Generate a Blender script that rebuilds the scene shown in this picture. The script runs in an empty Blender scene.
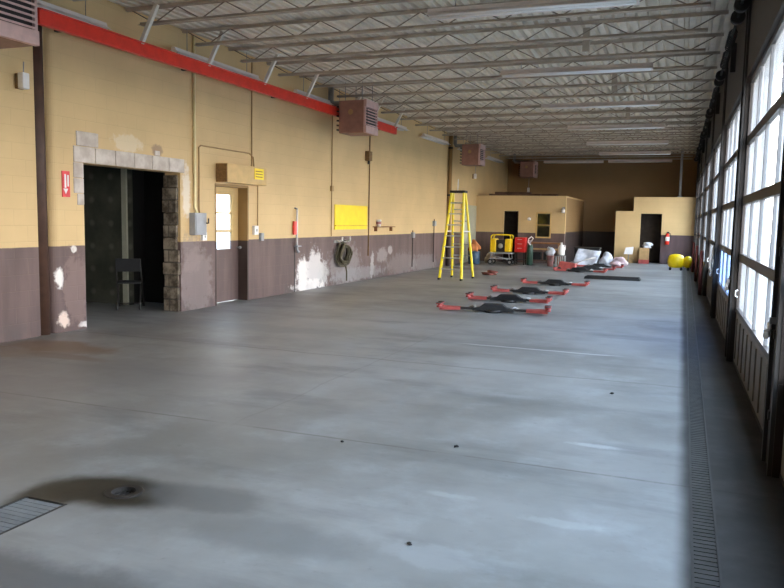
import bpy, bmesh, math, random
from mathutils import Vector, Matrix
random.seed(7)
S = bpy.context.scene
COL = S.collection
PI = math.pi

# ------------------------------------------------------------------ mesh helper
class MB:
    def __init__(self): self.bm = bmesh.new()
    def face(self, pts):
        vs = [self.bm.verts.new(p) for p in pts]
        return self.bm.faces.new(vs)
    def hexa(self, b, t):
        v = [self.bm.verts.new(p) for p in list(b) + list(t)]
        n = len(b)
        self.bm.faces.new(v[:n][::-1]); self.bm.faces.new(v[n:])
        for i in range(n):
            j = (i + 1) % n
            self.bm.faces.new((v[i], v[j], v[n + j], v[n + i]))
        return self
    def box(self, x0, x1, y0, y1, z0, z1):
        return self.hexa([(x0, y0, z0), (x1, y0, z0), (x1, y1, z0), (x0, y1, z0)],
                         [(x0, y0, z1), (x1, y0, z1), (x1, y1, z1), (x0, y1, z1)])
    def bar(self, p, q, w, h, up=(0, 0, 1)):
        p, q = Vector(p), Vector(q); d = (q - p).normalized()
        u = Vector(up)
        s = d.cross(u)
        if s.length < 1e-4: s = d.cross(Vector((0, 1, 0)))
        s.normalize(); u = s.cross(d).normalized()
        a, b = s * w / 2, u * h / 2
        return self.hexa([p - a - b, p + a - b, p + a + b, p - a + b], [q - a - b, q + a - b, q + a + b, q - a + b])
    def tube(self, pts, r, n=10, cap=True):
        pts = [Vector(p) for p in pts]
        rings = []
        ref = None
        for i, p in enumerate(pts):
            if i == 0: d = pts[1] - p
            elif i == len(pts) - 1: d = p - pts[i - 1]
            else: d = (pts[i + 1] - p).normalized() + (p - pts[i - 1]).normalized()
            d.normalize()
            if ref is None:
                ref = Vector((0, 0, 1)) if abs(d.z) < .9 else Vector((1, 0, 0))
            s = d.cross(ref)
            if s.length < 1e-4: s = d.cross(Vector((0, 1, 0)))
            s.normalize(); u = s.cross(d).normalized(); ref = u
            rr = r[i] if isinstance(r, (list, tuple)) else r
            rings.append([self.bm.verts.new(p + (s * math.cos(2 * PI * k / n) + u * math.sin(2 * PI * k / n)) * rr) for k in range(n)])
        for a, b in zip(rings, rings[1:]):
            for k in range(n):
                f = self.bm.faces.new((a[k], a[(k + 1) % n], b[(k + 1) % n], b[k])); f.smooth = n > 6
        if cap:
            self.bm.faces.new(rings[0][::-1]); self.bm.faces.new(rings[-1])
        return self
    def lathe(self, prof, c=(0, 0, 0), n=24, sx=1, sy=1):
        rings = []
        for r, z in prof:
            rings.append([self.bm.verts.new((c[0] + r * sx * math.cos(2 * PI * k / n), c[1] + r * sy * math.sin(2 * PI * k / n), c[2] + z)) for k in range(n)])
        for a, b in zip(rings, rings[1:]):
            for k in range(n):
                f = self.bm.faces.new((a[k], a[(k + 1) % n], b[(k + 1) % n], b[k])); f.smooth = True
        self.bm.faces.new(rings[0][::-1]); self.bm.faces.new(rings[-1])
        return self
    def blob(self, c, rx, ry, rz, amp=.12, seed=0, n=3, flat=True):
        rnd = random.Random(seed)
        r = bmesh.ops.create_icosphere(self.bm, subdivisions=n, radius=1)
        ph = [(rnd.uniform(2, 6), rnd.uniform(2, 6), rnd.uniform(2, 6), rnd.uniform(0, 6)) for _ in range(5)]
        for v in r['verts']:
            k = 1 + sum(amp * math.sin(a * v.co.x + b * v.co.y + e * v.co.z + d) for a, b, e, d in ph) / 2
            p = v.co * k
            z = p.z
            if flat and z < -.75: z = -.75
            v.co = (c[0] + p.x * rx, c[1] + p.y * ry, c[2] + z * rz)
        for v in r['verts']:
            for f in v.link_faces: f.smooth = True
        return self
    def grid(self, us, ws, filled, t0, t1, axis):
        """solid slab of cells with holes; axis 'y': u=x slab along y ; 'x': u=y slab along x ; 'z': u=x,w=y slab along z"""
        cache = {}
        def P(u, w, t):
            k = (round(u, 5), round(w, 5), round(t, 5))
            if k not in cache:
                co = {'y': (u, t, w), 'x': (t, u, w), 'z': (u, w, t)}[axis]
                cache[k] = self.bm.verts.new(co)
            return cache[k]
        F = [[filled((us[i] + us[i + 1]) / 2, (ws[j] + ws[j + 1]) / 2) for j in range(len(ws) - 1)] for i in range(len(us) - 1)]
        nu, nw = len(us) - 1, len(ws) - 1
        for i in range(nu):
            for j in range(nw):
                if not F[i][j]: continue
                a, b, c, d = us[i], us[i + 1], ws[j], ws[j + 1]
                for t in (t0, t1):
                    self.bm.faces.new((P(a, c, t), P(b, c, t), P(b, d, t), P(a, d, t)))
                if i == 0 or not F[i - 1][j]: self.bm.faces.new((P(a, c, t0), P(a, d, t0), P(a, d, t1), P(a, c, t1)))
                if i == nu - 1 or not F[i + 1][j]: self.bm.faces.new((P(b, c, t0), P(b, d, t0), P(b, d, t1), P(b, c, t1)))
                if j == 0 or not F[i][j - 1]: self.bm.faces.new((P(a, c, t0), P(b, c, t0), P(b, c, t1), P(a, c, t1)))
                if j == nw - 1 or not F[i][j + 1]: self.bm.faces.new((P(a, d, t0), P(b, d, t0), P(b, d, t1), P(a, d, t1)))
        return self
    def xf(self, M):
        self.bm.transform(M); return self
    def build(self, name, m, parent=None, bevel=0, loc=None, rz=0):
        bmesh.ops.recalc_face_normals(self.bm, faces=self.bm.faces)
        me = bpy.data.meshes.new(name); self.bm.to_mesh(me); self.bm.free()
        me.materials.append(m)
        o = bpy.data.objects.new(name, me); COL.objects.link(o)
        if parent is not None: o.parent = parent
        if loc is not None: o.location = loc
        if rz: o.rotation_euler = (0, 0, rz)
        if bevel:
            md = o.modifiers.new('bevel', 'BEVEL'); md.width = bevel; md.segments = 2; md.limit_method = 'ANGLE'
        return o

def tag(o, label, cat, group=None, kind=None):
    o['label'] = label; o['category'] = cat
    if group: o['group'] = group
    if kind: o['kind'] = kind
    return o
def thing(name, label, cat, loc=(0, 0, 0), rz=0, group=None, kind=None):
    o = bpy.data.objects.new(name, None); COL.objects.link(o)
    o.location = loc; o.rotation_euler = (0, 0, rz); o.empty_display_size = .2
    return tag(o, label, cat, group, kind)
def dup(root, loc=None, rz=None, label=None):
    r = root.copy(); COL.objects.link(r)
    if loc is not None: r.location = loc
    if rz is not None: r.rotation_euler = (0, 0, rz)
    if label: r['label'] = label
    for ch in list(root.children):
        c = ch.copy(); COL.objects.link(c); c.parent = r
        for g in ch.children:
            d = g.copy(); COL.objects.link(d); d.parent = c
    return r

# ------------------------------------------------------------------ materials
class NT:
    def __init__(self, name):
        self.m = bpy.data.materials.new(name); self.m.use_nodes = True
        self.t = self.m.node_tree; self.t.nodes.clear()
        self.out = self.n('ShaderNodeOutputMaterial')
    def n(self, k, **kw):
        x = self.t.nodes.new(k)
        for a, b in kw.items(): setattr(x, a, b)
        return x
    def L(self, a, b): self.t.links.new(a, b)
    def put(self, sock, v):
        if isinstance(v, bpy.types.NodeSocket): self.L(v, sock)
        else: sock.default_value = v
    def math(self, op, a, b=None, c=None, clamp=False):
        x = self.n('ShaderNodeMath', operation=op, use_clamp=clamp)
        self.put(x.inputs[0], a)
        if b is not None: self.put(x.inputs[1], b)
        if c is not None: self.put(x.inputs[2], c)
        return x.outputs[0]
    def mix(self, f, a, b):
        x = self.n('ShaderNodeMix', data_type='RGBA')
        self.put(x.inputs[0], f)
        self.put(x.inputs[6], a if isinstance(a, bpy.types.NodeSocket) else (*a, 1))
        self.put(x.inputs[7], b if isinstance(b, bpy.types.NodeSocket) else (*b, 1))
        return x.outputs[2]
    def ramp(self, v, lo, hi):
        x = self.n('ShaderNodeMapRange', interpolation_type='SMOOTHSTEP')
        self.put(x.inputs[0], v); x.inputs[1].default_value = lo; x.inputs[2].default_value = hi
        return x.outputs[0]
    def coord(self):
        c = self.n('ShaderNodeTexCoord').outputs['Object']
        s = self.n('ShaderNodeSeparateXYZ'); self.L(c, s.inputs[0])
        self.c = c; self.x, self.y, self.z = s.outputs
        return c
    def vec(self, a, b, c=0.):
        x = self.n('ShaderNodeCombineXYZ')
        for i, v in enumerate((a, b, c)): self.put(x.inputs[i], v)
        return x.outputs[0]
    def noise(self, scale, detail=4, vec=None, rough=.55, dist=0):
        x = self.n('ShaderNodeTexNoise'); x.inputs['Scale'].default_value = scale
        x.inputs['Detail'].default_value = detail; x.inputs['Roughness'].default_value = rough
        x.inputs['Distortion'].default_value = dist
        self.L(vec if vec is not None else self.c, x.inputs['Vector'])
        return x.outputs[0]
    def spot(self, u, w, cu, cw, ru, rw, nz, amp=.8, soft=.35):
        a = self.math('DIVIDE', self.math('SUBTRACT', u, cu), ru)
        b = self.math('DIVIDE', self.math('SUBTRACT', w, cw), rw)
        d = self.math('SQRT', self.math('ADD', self.math('MULTIPLY', a, a), self.math('MULTIPLY', b, b)))
        d = self.math('ADD', d, self.math('MULTIPLY', self.math('SUBTRACT', nz, .5), amp * 2))
        return self.math('SUBTRACT', 1.0, self.ramp(d, 1 - soft, 1 + soft))
    def line(self, v, c, w, soft=.5):
        d = self.math('ABSOLUTE', self.math('SUBTRACT', v, c))
        return self.math('SUBTRACT', 1.0, self.ramp(d, w * (1 - soft), w * (1 + soft)))
    def bsdf(self, col, rough=.6, metal=0., bump=None, bs=.3, bd=.01, spec=.5):
        p = self.n('ShaderNodeBsdfPrincipled')
        self.put(p.inputs['Base Color'], col if isinstance(col, bpy.types.NodeSocket) else (*col, 1))
        self.put(p.inputs['Roughness'], rough); p.inputs['Metallic'].default_value = metal
        p.inputs['Specular IOR Level'].default_value = spec
        if bump is not None:
            b = self.n('ShaderNodeBump'); b.inputs['Strength'].default_value = bs; b.inputs['Distance'].default_value = bd
            self.L(bump, b.inputs['Height']); self.L(b.outputs[0], p.inputs['Normal'])
        self.L(p.outputs[0], self.out.inputs[0])
        return self.m

def lin(r, g, b):
    f = lambda c: (c / 255 / 12.92) if c / 255 <= .04045 else ((c / 255 + .055) / 1.055) ** 2.4
    return (f(r), f(g), f(b))
_cache = {}
def mat(name, rgb, rough=.6, metal=0., var=.18, scale=6, spec=.5):
    if name in _cache: return _cache[name]
    t = NT(name); t.coord()
    c = lin(*rgb)
    nz = t.noise(scale, 5)
    col = t.mix(t.ramp(nz, .3, .7), tuple(k * (1 - var) for k in c), tuple(min(1, k * (1 + var)) for k in c))
    m = t.bsdf(col, rough, metal, nz, .15, .004, spec)
    _cache[name] = m
    return m

BEIGE = (214, 183, 132); BROWN = (102, 83, 79)
def paint(name, stripe=1.15, patches=(), beige=BEIGE, brown=BROWN, dirt=True):
    t = NT(name); t.coord()
    u = t.math('ADD', t.x, t.y)
    br = t.n('ShaderNodeTexBrick'); br.offset = .5
    t.L(t.vec(u, t.z), br.inputs['Vector'])
    br.inputs['Scale'].default_value = 1; br.inputs['Brick Width'].default_value = .406; br.inputs['Row Height'].default_value = .203
    br.inputs['Mortar Size'].default_value = .006; br.inputs['Mortar Smooth'].default_value = .6
    fac = br.outputs['Fac']
    nb = t.noise(.9, 5); nf = t.noise(9, 5); ns = t.noise(1.6, 5, t.vec(t.math('MULTIPLY', u, 2.2), t.math('MULTIPLY', t.z, .35)))
    b0 = lin(*beige); d0 = lin(*brown)
    be = t.mix(t.ramp(nb, .3, .75), tuple(k * .93 for k in b0), tuple(k * 1.05 for k in b0))
    dn = t.mix(t.ramp(ns, .3, .75), tuple(k * .85 for k in d0), tuple(k * 1.25 for k in d0))
    if stripe is None: col = be
    elif stripe > 90: col = dn
    else:
        z = t.math('ADD', t.z, t.math('MULTIPLY', t.math('SUBTRACT', nf, .5), .012))
        col = t.mix(t.ramp(z, stripe - .006, stripe + .006), dn, be)
    col = t.mix(t.math('MULTIPLY', fac, .09), col, tuple(k * .35 for k in b0))
    if dirt:
        dm = t.math('MULTIPLY', t.math('SUBTRACT', 1, t.ramp(t.z, 0, .35)), t.ramp(t.noise(2.3, 6), .42, .62))
        col = t.mix(t.math('MULTIPLY', dm, .55), col, lin(86, 80, 78))
    n2 = t.noise(7, 6, rough=.7)
    for (cu, cz, ru, rz, rgb, op) in patches:
        s = t.spot(t.y, t.z, cu, cz, ru, rz, n2, 1.1, .25)
        col = t.mix(t.math('MULTIPLY', s, op), col, lin(*rgb))
    h = t.math('SUBTRACT', t.math('MULTIPLY', nf, .25), fac)
    return t.bsdf(col, .55, 0, h, .35, .006, .35)

W_, G_ = (235, 228, 222), (176, 168, 164)
left_patches = [
    (7.56, .72, .06, .13, W_, .95), (7.62, .17, .09, .11, (228, 205, 190), .95), (7.82, 1.10, .05, .05, W_, .9), (7.98, .06, .10, .04, W_, .8),
    (7.85, .55, .22, .5, (140, 116, 110), .5),
    (10.55, .45, .45, .55, (150, 136, 132), .45), (10.40, .95, .25, .3, (140, 124, 120), .5),
    (14.35, .36, .28, .36, W_, .95), (14.9, .42, .38, .42, (215, 208, 204), .9), (15.3, .28, .28, .3, (200, 196, 192), .75), (14.6, .1, .7, .12, W_, .8),
    (16.5, .45, .9, .5, (146, 138, 136), .65), (18.2, .35, .12, .32, (190, 186, 182), .7), (18.9, .6, .35, .2, (165, 156, 152), .6), (19.5, .72, .15, .12, (190, 182, 178), .6),
    (17.4, .2, 1.6, .16, (150, 146, 146), .55), (20.5, .3, 1.2, .3, (140, 130, 126), .5), (22.5, .2, 1.2, .3, (140, 134, 132), .5),
    (10.28, 1.95, .10, .42, (226, 214, 196), .8), (8.9, 2.62, .3, .12, (224, 208, 176), .7), (9.55, 2.57, .12, .09, (150, 120, 100), .7),
]
M_left = paint('two tone block paint worn', 1.15, left_patches)
M_wall = paint('two tone block paint', 1.15)
M_beige = paint('beige block paint', None)
M_block = None

def concrete():
    t = NT('sealed concrete floor'); t.coord()
    n1 = t.noise(.35, 6, rough=.6); n2 = t.noise(1.7, 6, rough=.65); n3 = t.noise(14, 5); n4 = t.noise(.9, 6, t.vec(t.math('MULTIPLY', t.x, .5), t.math('MULTIPLY', t.y, 1.6)), rough=.65)
    c = t.mix(t.ramp(n1, .3, .7), lin(118, 116, 113), lin(156, 155, 154))
    c = t.mix(t.math('MULTIPLY', t.ramp(n2, .45, .75), .45), c, lin(172, 174, 176))
    c = t.mix(t.math('MULTIPLY', t.ramp(n4, .48, .7), .5), c, lin(92, 92, 92))
    c = t.mix(t.math('MULTIPLY', t.ramp(n3, .62, .78), .25), c, lin(84, 82, 80))
    wob = t.math('MULTIPLY', t.math('SUBTRACT', t.noise(1.3, 5), .5), .16)
    yw, xw = t.math('ADD', t.y, wob), t.math('ADD', t.x, wob)
    nz = t.noise(1.6, 6, rough=.65)
    for y in (4.79,): c = t.mix(t.math('MULTIPLY', t.line(t.math('ADD', t.y, t.math('MULTIPLY', wob, .25)), y, .012), t.math('MULTIPLY', t.ramp(n2, .3, .5), .55)), c, lin(88, 80, 74))
    for y in (7.75, 12.9, 17.2, 21.5): c = t.mix(t.math('MULTIPLY', t.line(yw, y, .022), .45), c, lin(96, 90, 84))
    for x in (-3.15, -6.2): c = t.mix(t.math('MULTIPLY', t.math('MULTIPLY', t.line(xw, x, .012), t.ramp(t.y, 4.5, 5.2)), .2), c, lin(96, 90, 84))
    # pale scuffs
    c = t.mix(t.math('MULTIPLY', t.math('MULTIPLY', t.line(yw, 9.25, .03), t.math('MULTIPLY', t.ramp(t.x, -2.8, -2.4), t.math('SUBTRACT', 1, t.ramp(t.x, -.9, -.5)))), .5), c, lin(214, 214, 214))
    stains = [(-2.99, 3.31, .40, .23, (38, 36, 30), 1, .45), (-3.26, 3.12, .19, .26, (44, 42, 36), .95, .5), (-2.45, 3.42, .38, .17, (98, 98, 98), .75, .9), (-1.9, 3.15, .5, .2, (106, 106, 106), .6, 1),
              (-2.7, 2.28, 1.0, .22, (78, 78, 80), .75, .9), (-1.2, 2.5, .9, .16, (104, 104, 106), .5, 1),
              (-6.9, 6.75, .75, .35, (118, 88, 58), .7, .9), (-6.3, 6.3, .5, .12, (112, 82, 54), .7, .9), (-7.2, 6.2, .6, .3, (122, 98, 70), .6, .9),
              (-5.2, 6.0, 1.6, .6, (128, 126, 126), .5, 1), (-6.4, 4.6, 1.4, 1.2, (130, 126, 126), .6, 1), (-5.6, 9.2, 1.5, .3, (124, 126, 128), .5, 1),
              (-1.2, 4.05, .16, .05, (190, 192, 194), .22, 2.4), (-.5, 3.9, .2, .05, (190, 192, 194), .22, 2.4), (-1.0, 3.25, .25, .1, (180, 182, 186), .22, 2.4), (-.2, 3.0, .2, .12, (180, 182, 186), .22, 2.4), (-.55, 5.4, .14, .05, (190, 192, 194), .5, 2.2)]
    for x, y, rx, ry, rgb, op, am in stains:
        c = t.mix(t.math('MULTIPLY', t.spot(t.x, t.y, x, y, rx, ry, nz, am, .35), op), c, lin(*rgb))
    # dirty apron beyond the trench drain
    ap = t.ramp(t.math('ADD', t.math('SUBTRACT', t.x, t.math('MULTIPLY', t.math('SUBTRACT', t.y, 3.4), -.0035)), t.math('MULTIPLY', wob, .25)), .02, .12)
    dark = t.mix(t.ramp(n2, .4, .66), lin(28, 24, 21), lin(58, 54, 52))
    c = t.mix(t.math('MULTIPLY', ap, .92), c, dark)
    r = t.math('ADD', t.math('ADD', .34, t.math('MULTIPLY', n2, .3)), t.math('MULTIPLY', ap, .3))
    return t.bsdf(c, r, 0, t.math('ADD', n3, t.math('MULTIPLY', n2, 2)), .12, .004, .5)
M_floor = concrete()

def cmu():
    t = NT('bare concrete block'); t.coord()
    n = t.noise(5, 5); n2 = t.noise(40, 4)
    c = t.mix(t.ramp(n, .3, .7), lin(186, 172, 160), lin(216, 206, 196))
    return t.bsdf(c, .9, 0, n2, .4, .004, .2)
M_cmu = cmu()
def rough_jamb():
    t = NT('rough broken block'); t.coord()
    n = t.noise(4, 6, rough=.7)
    br = t.n('ShaderNodeTexBrick'); br.offset = .5
    t.L(t.vec(t.math('ADD', t.x, t.y), t.z), br.inputs['Vector'])
    br.inputs['Scale'].default_value = 1; br.inputs['Brick Width'].default_value = .4; br.inputs['Row Height'].default_value = .203; br.inputs['Mortar Size'].default_value = .012
    c = t.mix(t.ramp(n, .35, .65), lin(84, 74, 62), lin(160, 146, 128))
    c = t.mix(t.math('MULTIPLY', br.outputs['Fac'], .7), c, lin(80, 74, 66))
    return t.bsdf(c, .9, 0, t.math('SUBTRACT', n, br.outputs['Fac']), .6, .015, .2)
M_jamb = rough_jamb()
def annex_wall():
    t = NT('grey block with pale filled cores'); t.coord()
    u = t.math('ADD', t.x, t.y)
    fu = t.math('SUBTRACT', t.math('FRACT', t.math('DIVIDE', u, .42)), .5); fz = t.math('SUBTRACT', t.math('FRACT', t.math('DIVIDE', t.z, .406)), .5)
    d = t.math('SQRT', t.math('ADD', t.math('MULTIPLY', fu, fu), t.math('MULTIPLY', fz, fz)))
    n = t.noise(3, 5)
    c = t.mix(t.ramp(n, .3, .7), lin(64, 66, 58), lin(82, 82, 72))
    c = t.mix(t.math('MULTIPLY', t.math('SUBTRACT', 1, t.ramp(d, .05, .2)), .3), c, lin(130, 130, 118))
    return t.bsdf(c, .9, 0, n, .2, .01, .2)
M_annex = annex_wall()

M_deck = mat('painted steel deck', (222, 212, 194), .55, 0, .12, 2)
M_joist = mat('grey primer joist steel', (184, 170, 152), .6, 0, .15, 3)
M_web = mat('dark web rod steel', (140, 126, 110), .6, 0, .15)
M_light = mat('white enamel fixture', (232, 220, 212), .4, 0, .05)
M_tube = mat('fluorescent tube glass', (238, 236, 232), .25, 0, .02)
M_red = mat('glossy red paint', (230, 56, 38), .35, 0, .08)
M_redold = mat('worn red paint', (168, 74, 68), .6, 0, .25)
M_black = mat('black rubber', (26, 26, 28), .6, 0, .2)
M_blacksteel = mat('black painted steel', (38, 34, 32), .55, 0, .25)
M_darkbrown = mat('dark brown painted steel', (58, 48, 44), .55, 0, .2)
M_heat = mat('pink brown heater enamel', (150, 108, 94), .5, 0, .12)
M_heatlip = mat('faded pink heater enamel', (214, 176, 166), .5, 0, .1)
M_galv = mat('galvanised sheet', (150, 150, 148), .4, .6, .2)
M_grey = mat('grey electrical enamel', (158, 160, 164), .45, 0, .08)
M_white = mat('white plastic', (236, 232, 228), .45, 0, .05)
M_brace = mat('pale grey angle steel', (226, 218, 204), .5, 0, .1)
M_yellow = mat('yellow fibreglass', (240, 218, 34), .4, 0, .08)
M_ybright = mat('flat yellow board', (255, 222, 30), .5, 0, .04)
M_ybucket = mat('yellow plastic', (236, 198, 10), .35, 0, .08)
M_alu = mat('aluminium', (190, 192, 194), .35, .8, .08)
M_conduit = mat('beige painted conduit', (178, 142, 92), .55, 0, .1)
M_cream = mat('cream painted conduit', (236, 222, 170), .45, 0, .06)
M_boxbeige = mat('beige painted box', (206, 170, 108), .5, 0, .08)
M_boxend = mat('dark speckled tan', (128, 96, 56), .7, 0, .25, 30)
M_wood = mat('worn timber', (142, 96, 58), .65, 0, .25)
M_plank = mat('dark weathered plank', (88, 62, 46), .8, 0, .3)
M_green = mat('dark green paint', (40, 70, 56), .45, 0, .15)
M_blue = mat('blue plastic', (52, 80, 104), .5, 0, .15)
M_orange = mat('orange cloth', (206, 130, 78), .8, 0, .2)
M_pink = mat('pink plastic', (178, 128, 124), .5, 0, .1)
M_rag = mat('pale grey sheet', (206, 210, 220), .7, 0, .15)
M_ragred = mat('red brown rag', (120, 66, 56), .85, 0, .3)
M_olive = mat('olive rubber hose', (84, 76, 56), .7, 0, .25)
M_paledoor = mat('pale grey green paint', (178, 178, 158), .5, 0, .06)
M_tan = mat('tan board', (178, 142, 96), .6, 0, .1)
M_screen = mat('dark fin', (58, 50, 48), .5, .3, .2)
M_panel = mat('grey beige door panel', (112, 104, 92), .5, 0, .15)
M_rail = mat('dark anodised rail', (62, 54, 50), .45, .2, .15)
M_muntin = mat('pale aluminium muntin', (112, 112, 114), .5, 0, .1)
M_ground = mat('pale concrete yard', (92, 90, 86), .9, 0, .1, .5)
M_grate = mat('dusty iron grate', (58, 56, 54), .6, .3, .25)
M_palegrate = mat('dusty grey grate', (124, 128, 132), .6, .1, .15)

def glass(name, tint=(1, 1, 1), haze=.09, gloss=.08):
    t = NT(name); t.coord()
    tr = t.n('ShaderNodeBsdfTransparent'); tr.inputs[0].default_value = (*tint, 1)
    gl = t.n('ShaderNodeBsdfGlossy'); gl.inputs['Roughness'].default_value = .08
    df = t.n('ShaderNodeBsdfTranslucent'); df.inputs[0].default_value = (.9 * tint[0], .9 * tint[1], .9 * tint[2], 1)
    fr = t.n('ShaderNodeFresnel'); fr.inputs[0].default_value = 1.45
    fm = t.math('MULTIPLY', fr.outputs[0], gloss)
    hz = t.math('MULTIPLY', t.math('ADD', .7, t.math('MULTIPLY', t.ramp(t.noise(1.5, 5), .3, .7), .6)), haze)
    a = t.n('ShaderNodeMixShader'); t.L(hz, a.inputs[0]); t.L(tr.outputs[0], a.inputs[1]); t.L(df.outputs[0], a.inputs[2])
    b = t.n('ShaderNodeMixShader'); t.L(fm, b.inputs[0]); t.L(a.outputs[0], b.inputs[1]); t.L(gl.outputs[0], b.inputs[2])
    t.L(b.outputs[0], t.out.inputs[0])
    return t.m
M_glass = glass('dusty clear pane')
M_gblue = glass('bluish pane', (.62, .74, .95), .3)
M_gdull = glass('dim office pane', (.6, .62, .5), .4, .5)

# ------------------------------------------------------------------ dimensions
WL = -7.67            # left wall face
YB = 34.0             # back wall face
YN = -5.0             # wall behind the camera
ZT = 4.85
RA = .009             # right wall runs slightly inwards
RX = .70
def struct(o, label, cat): return tag(o, label, cat, None, 'structure')
def right(o): o.location = (RX, 0, 0); o.rotation_euler = (0, 0, RA); return o

# ground outside
struct(MB().box(-60, 70, -40, 90, -.35, -.15).build('ground', M_ground), 'pale concrete yard outside the garage doors', 'ground')
# floor with a slot for the trench drain and a hole for the round drain
TX0, TX1 = .115, .245
us = [-11.2, -3.38, -3.08, -3.0, -2.86, TX0, TX1, 1.1]; ws = [YN, 3.05, 3.25, 3.39, YB + .1]
def solid(u, w):
    if TX0 < u < TX1 and w < 100: return False
    if -3.0 < u < -2.86 and 3.25 < w < 3.39: return False
    if -3.38 < u < -3.08 and w < 3.05: return False
    return True
b = MB().grid(us, ws, solid, -.12, 0, 'z'); b.box(-11.2, 1.1, YN, YB + .1, -.2, -.14)
struct(b.build('floor', M_floor), 'grey stained concrete workshop floor with cracks', 'floor')

# ceiling: corrugated deck, ribs running away from the camera
b = MB(); prof = []
x = -8.1
while x < 1.05:
    prof += [(x, 4.53), (x + .085, 4.53), (x + .095, 4.61), (x + .150, 4.61)]; x += .16
low = [b.bm.verts.new((px, YN, pz)) for px, pz in prof]; far = [b.bm.verts.new((px, YB + .2, pz)) for px, pz in prof]
for i in range(len(prof) - 1): b.bm.faces.new((low[i], low[i + 1], far[i + 1], far[i]))
b.box(-8.2, 1.2, YN - .1, YB + .3, 4.63, 5.0)
struct(b.build('ceiling', M_deck), 'grey corrugated steel roof deck above the joists', 'ceiling')

# left wall
OY0, OY1, OZ = 8.02, 10.12, 2.27
DY0, DY1, DZ = 11.09, 12.15, 2.14
def wl_f(u, w): return not ((OY0 < u < OY1 and w < OZ) or (DY0 < u < DY1 and w < DZ))
b = MB().grid([7.56, OY0, OY1, DY0, DY1, YB], [-.01, DZ, OZ, ZT], wl_f, WL - .3, WL, 'x')
# rounded bullnose corner
pts = [(WL - .3, 7.56), (WL, 7.56)] + [(WL - .1 + .1 * math.cos(a), 7.56 - .1 * math.sin(a)) for a in [PI / 12 * k for k in range(1, 7)]] + [(WL - .3, 7.46)]
b.hexa([(p[0], p[1], -.01) for p in pts], [(p[0], p[1], ZT) for p in pts])
wl = struct(b.build('wall_left', M_left), 'long two-tone block wall, beige above worn brown, at the left', 'wall')
b = MB().box(WL - .45, WL - .005, YN, 7.23, -.01, ZT)
struct(b.build('wall_left_near', M_wall), 'short two-tone wall before the dark vertical slot, left edge', 'wall')
struct(MB().box(-8.2, 1.2, YN - .2, YN, -.05, ZT).build('wall_near', M_wall), 'two-tone wall closing the near end of the workshop', 'wall')
struct(MB().box(-8.2, 1.2, YB, YB + .2, -.01, ZT).build('wall_back', M_wall), 'darker two-tone wall at the far end of the workshop', 'wall')

struct(MB().tube([(WL - .10, 7.335, -.01), (WL - .10, 7.335, ZT)], .105, 20).build('trim_5', mat('dark brown joint filler', (74, 50, 38), .6)), 'dark brown round vertical trim between the two left wall sections', 'trim')
# annex behind the broken opening
b = MB()
b.box(-11.2, -11.05, 7.2, 10.6, 0, 3.0); b.box(-11.2, WL - .3, 7.2, 7.35, 0, 3.0); b.box(-11.2, WL - .3, 7.2, 10.9, 2.9, 3.05)
b.grid([-11.2, -9.0, -8.24, WL - .3], [0, 2.35, 2.95], lambda u, w: not (-9.0 < u < -8.24 and w < 2.35), 10.42, 10.55, 'y')
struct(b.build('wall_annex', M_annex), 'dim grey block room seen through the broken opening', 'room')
struct(MB().box(-9.1, -9.0, 10.38, 10.42, 0, 2.4).build('trim_annex', M_paledoor), 'pale upright door trim in the dim room', 'trim')

M_void = mat('black recess shade', (14, 14, 14), .95)  # darkness of the recess put into the wall colour
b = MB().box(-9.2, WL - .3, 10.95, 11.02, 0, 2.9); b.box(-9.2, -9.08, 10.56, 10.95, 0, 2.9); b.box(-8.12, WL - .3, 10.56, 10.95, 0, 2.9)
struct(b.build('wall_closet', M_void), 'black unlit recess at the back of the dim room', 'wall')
# bare blocks round the opening
b = MB()
y = 7.84
for k in range(6): b.box(WL - .25, WL + .014, y + .006, y + .392, OZ + .004, 2.49); y += .398
b.box(WL - .25, WL + .016, 7.90, 8.30, 2.497, 2.69)
b.box(WL - .2, WL + .012, 7.84, OY0 - .002, 2.065, OZ); b.box(WL - .2, WL + .012, 7.84, OY0 - .002, 1.86, 2.058); b.box(WL - .2, WL + .012, 7.90, OY0 - .002, 1.70, 1.853)
b.box(WL - .2, WL + .012, 9.50, 9.62, 2.497, 2.57)
struct(b.build('trim_1', M_cmu, bevel=.008), 'course of bare pale blocks over the broken opening', 'lintel')
b = MB(); rnd = random.Random(3)
z = 0
while z < 2.2:
    b.box(WL - .31, WL - .005 - rnd.uniform(0, .05), OY1 - .03 - rnd.uniform(0, .05), OY1 + .002, z, min(z + .2, OZ)); z += .203
struct(b.build('trim_2', M_jamb, bevel=.012), 'rough broken block edge right of the dark opening', 'jamb')

# personnel door in left wall
d = thing('door_8', 'narrow beige and brown door with three glass panes', 'door', (0, 0, 0), 0, None, 'structure')
xs = WL - .2
b = MB().grid([DY0 + .02, 11.42, 11.90, DY1 - .02], [0.01, .98, 1.97, DZ - .02], lambda u, w: not (11.42 < u < 11.90 and .98 < w < 1.97), xs - .045, xs, 'x')
b.box(xs - .03, xs - .012, 11.42, 11.90, 1.29, 1.33); b.box(xs - .03, xs - .012, 11.42, 11.90, 1.62, 1.66)
b.build('slab', paint('door paint', 1.13, beige=(204, 172, 116), dirt=False), d)
MB().box(xs - .025, xs - .018, 11.42, 11.90, .98, 1.97).build('pane', M_glass, d)
b = MB().tube([(xs, 12.06, 1.0), (xs + .06, 12.06, 1.0)], .014); b.blob((xs + .08, 12.06, 1.0), .03, .03, .03, 0, 0, 2, False)
b.build('door_knob', M_galv, d)
b = MB().box(WL - .22, WL + .004, DY0 - .01, DY0 + .03, 0, DZ); b.box(WL - .22, WL + .004, DY1 - .03, DY1 + .01, 0, DZ); b.box(WL - .22, WL + .004, DY0, DY1, DZ - .03, DZ + .012)
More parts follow.
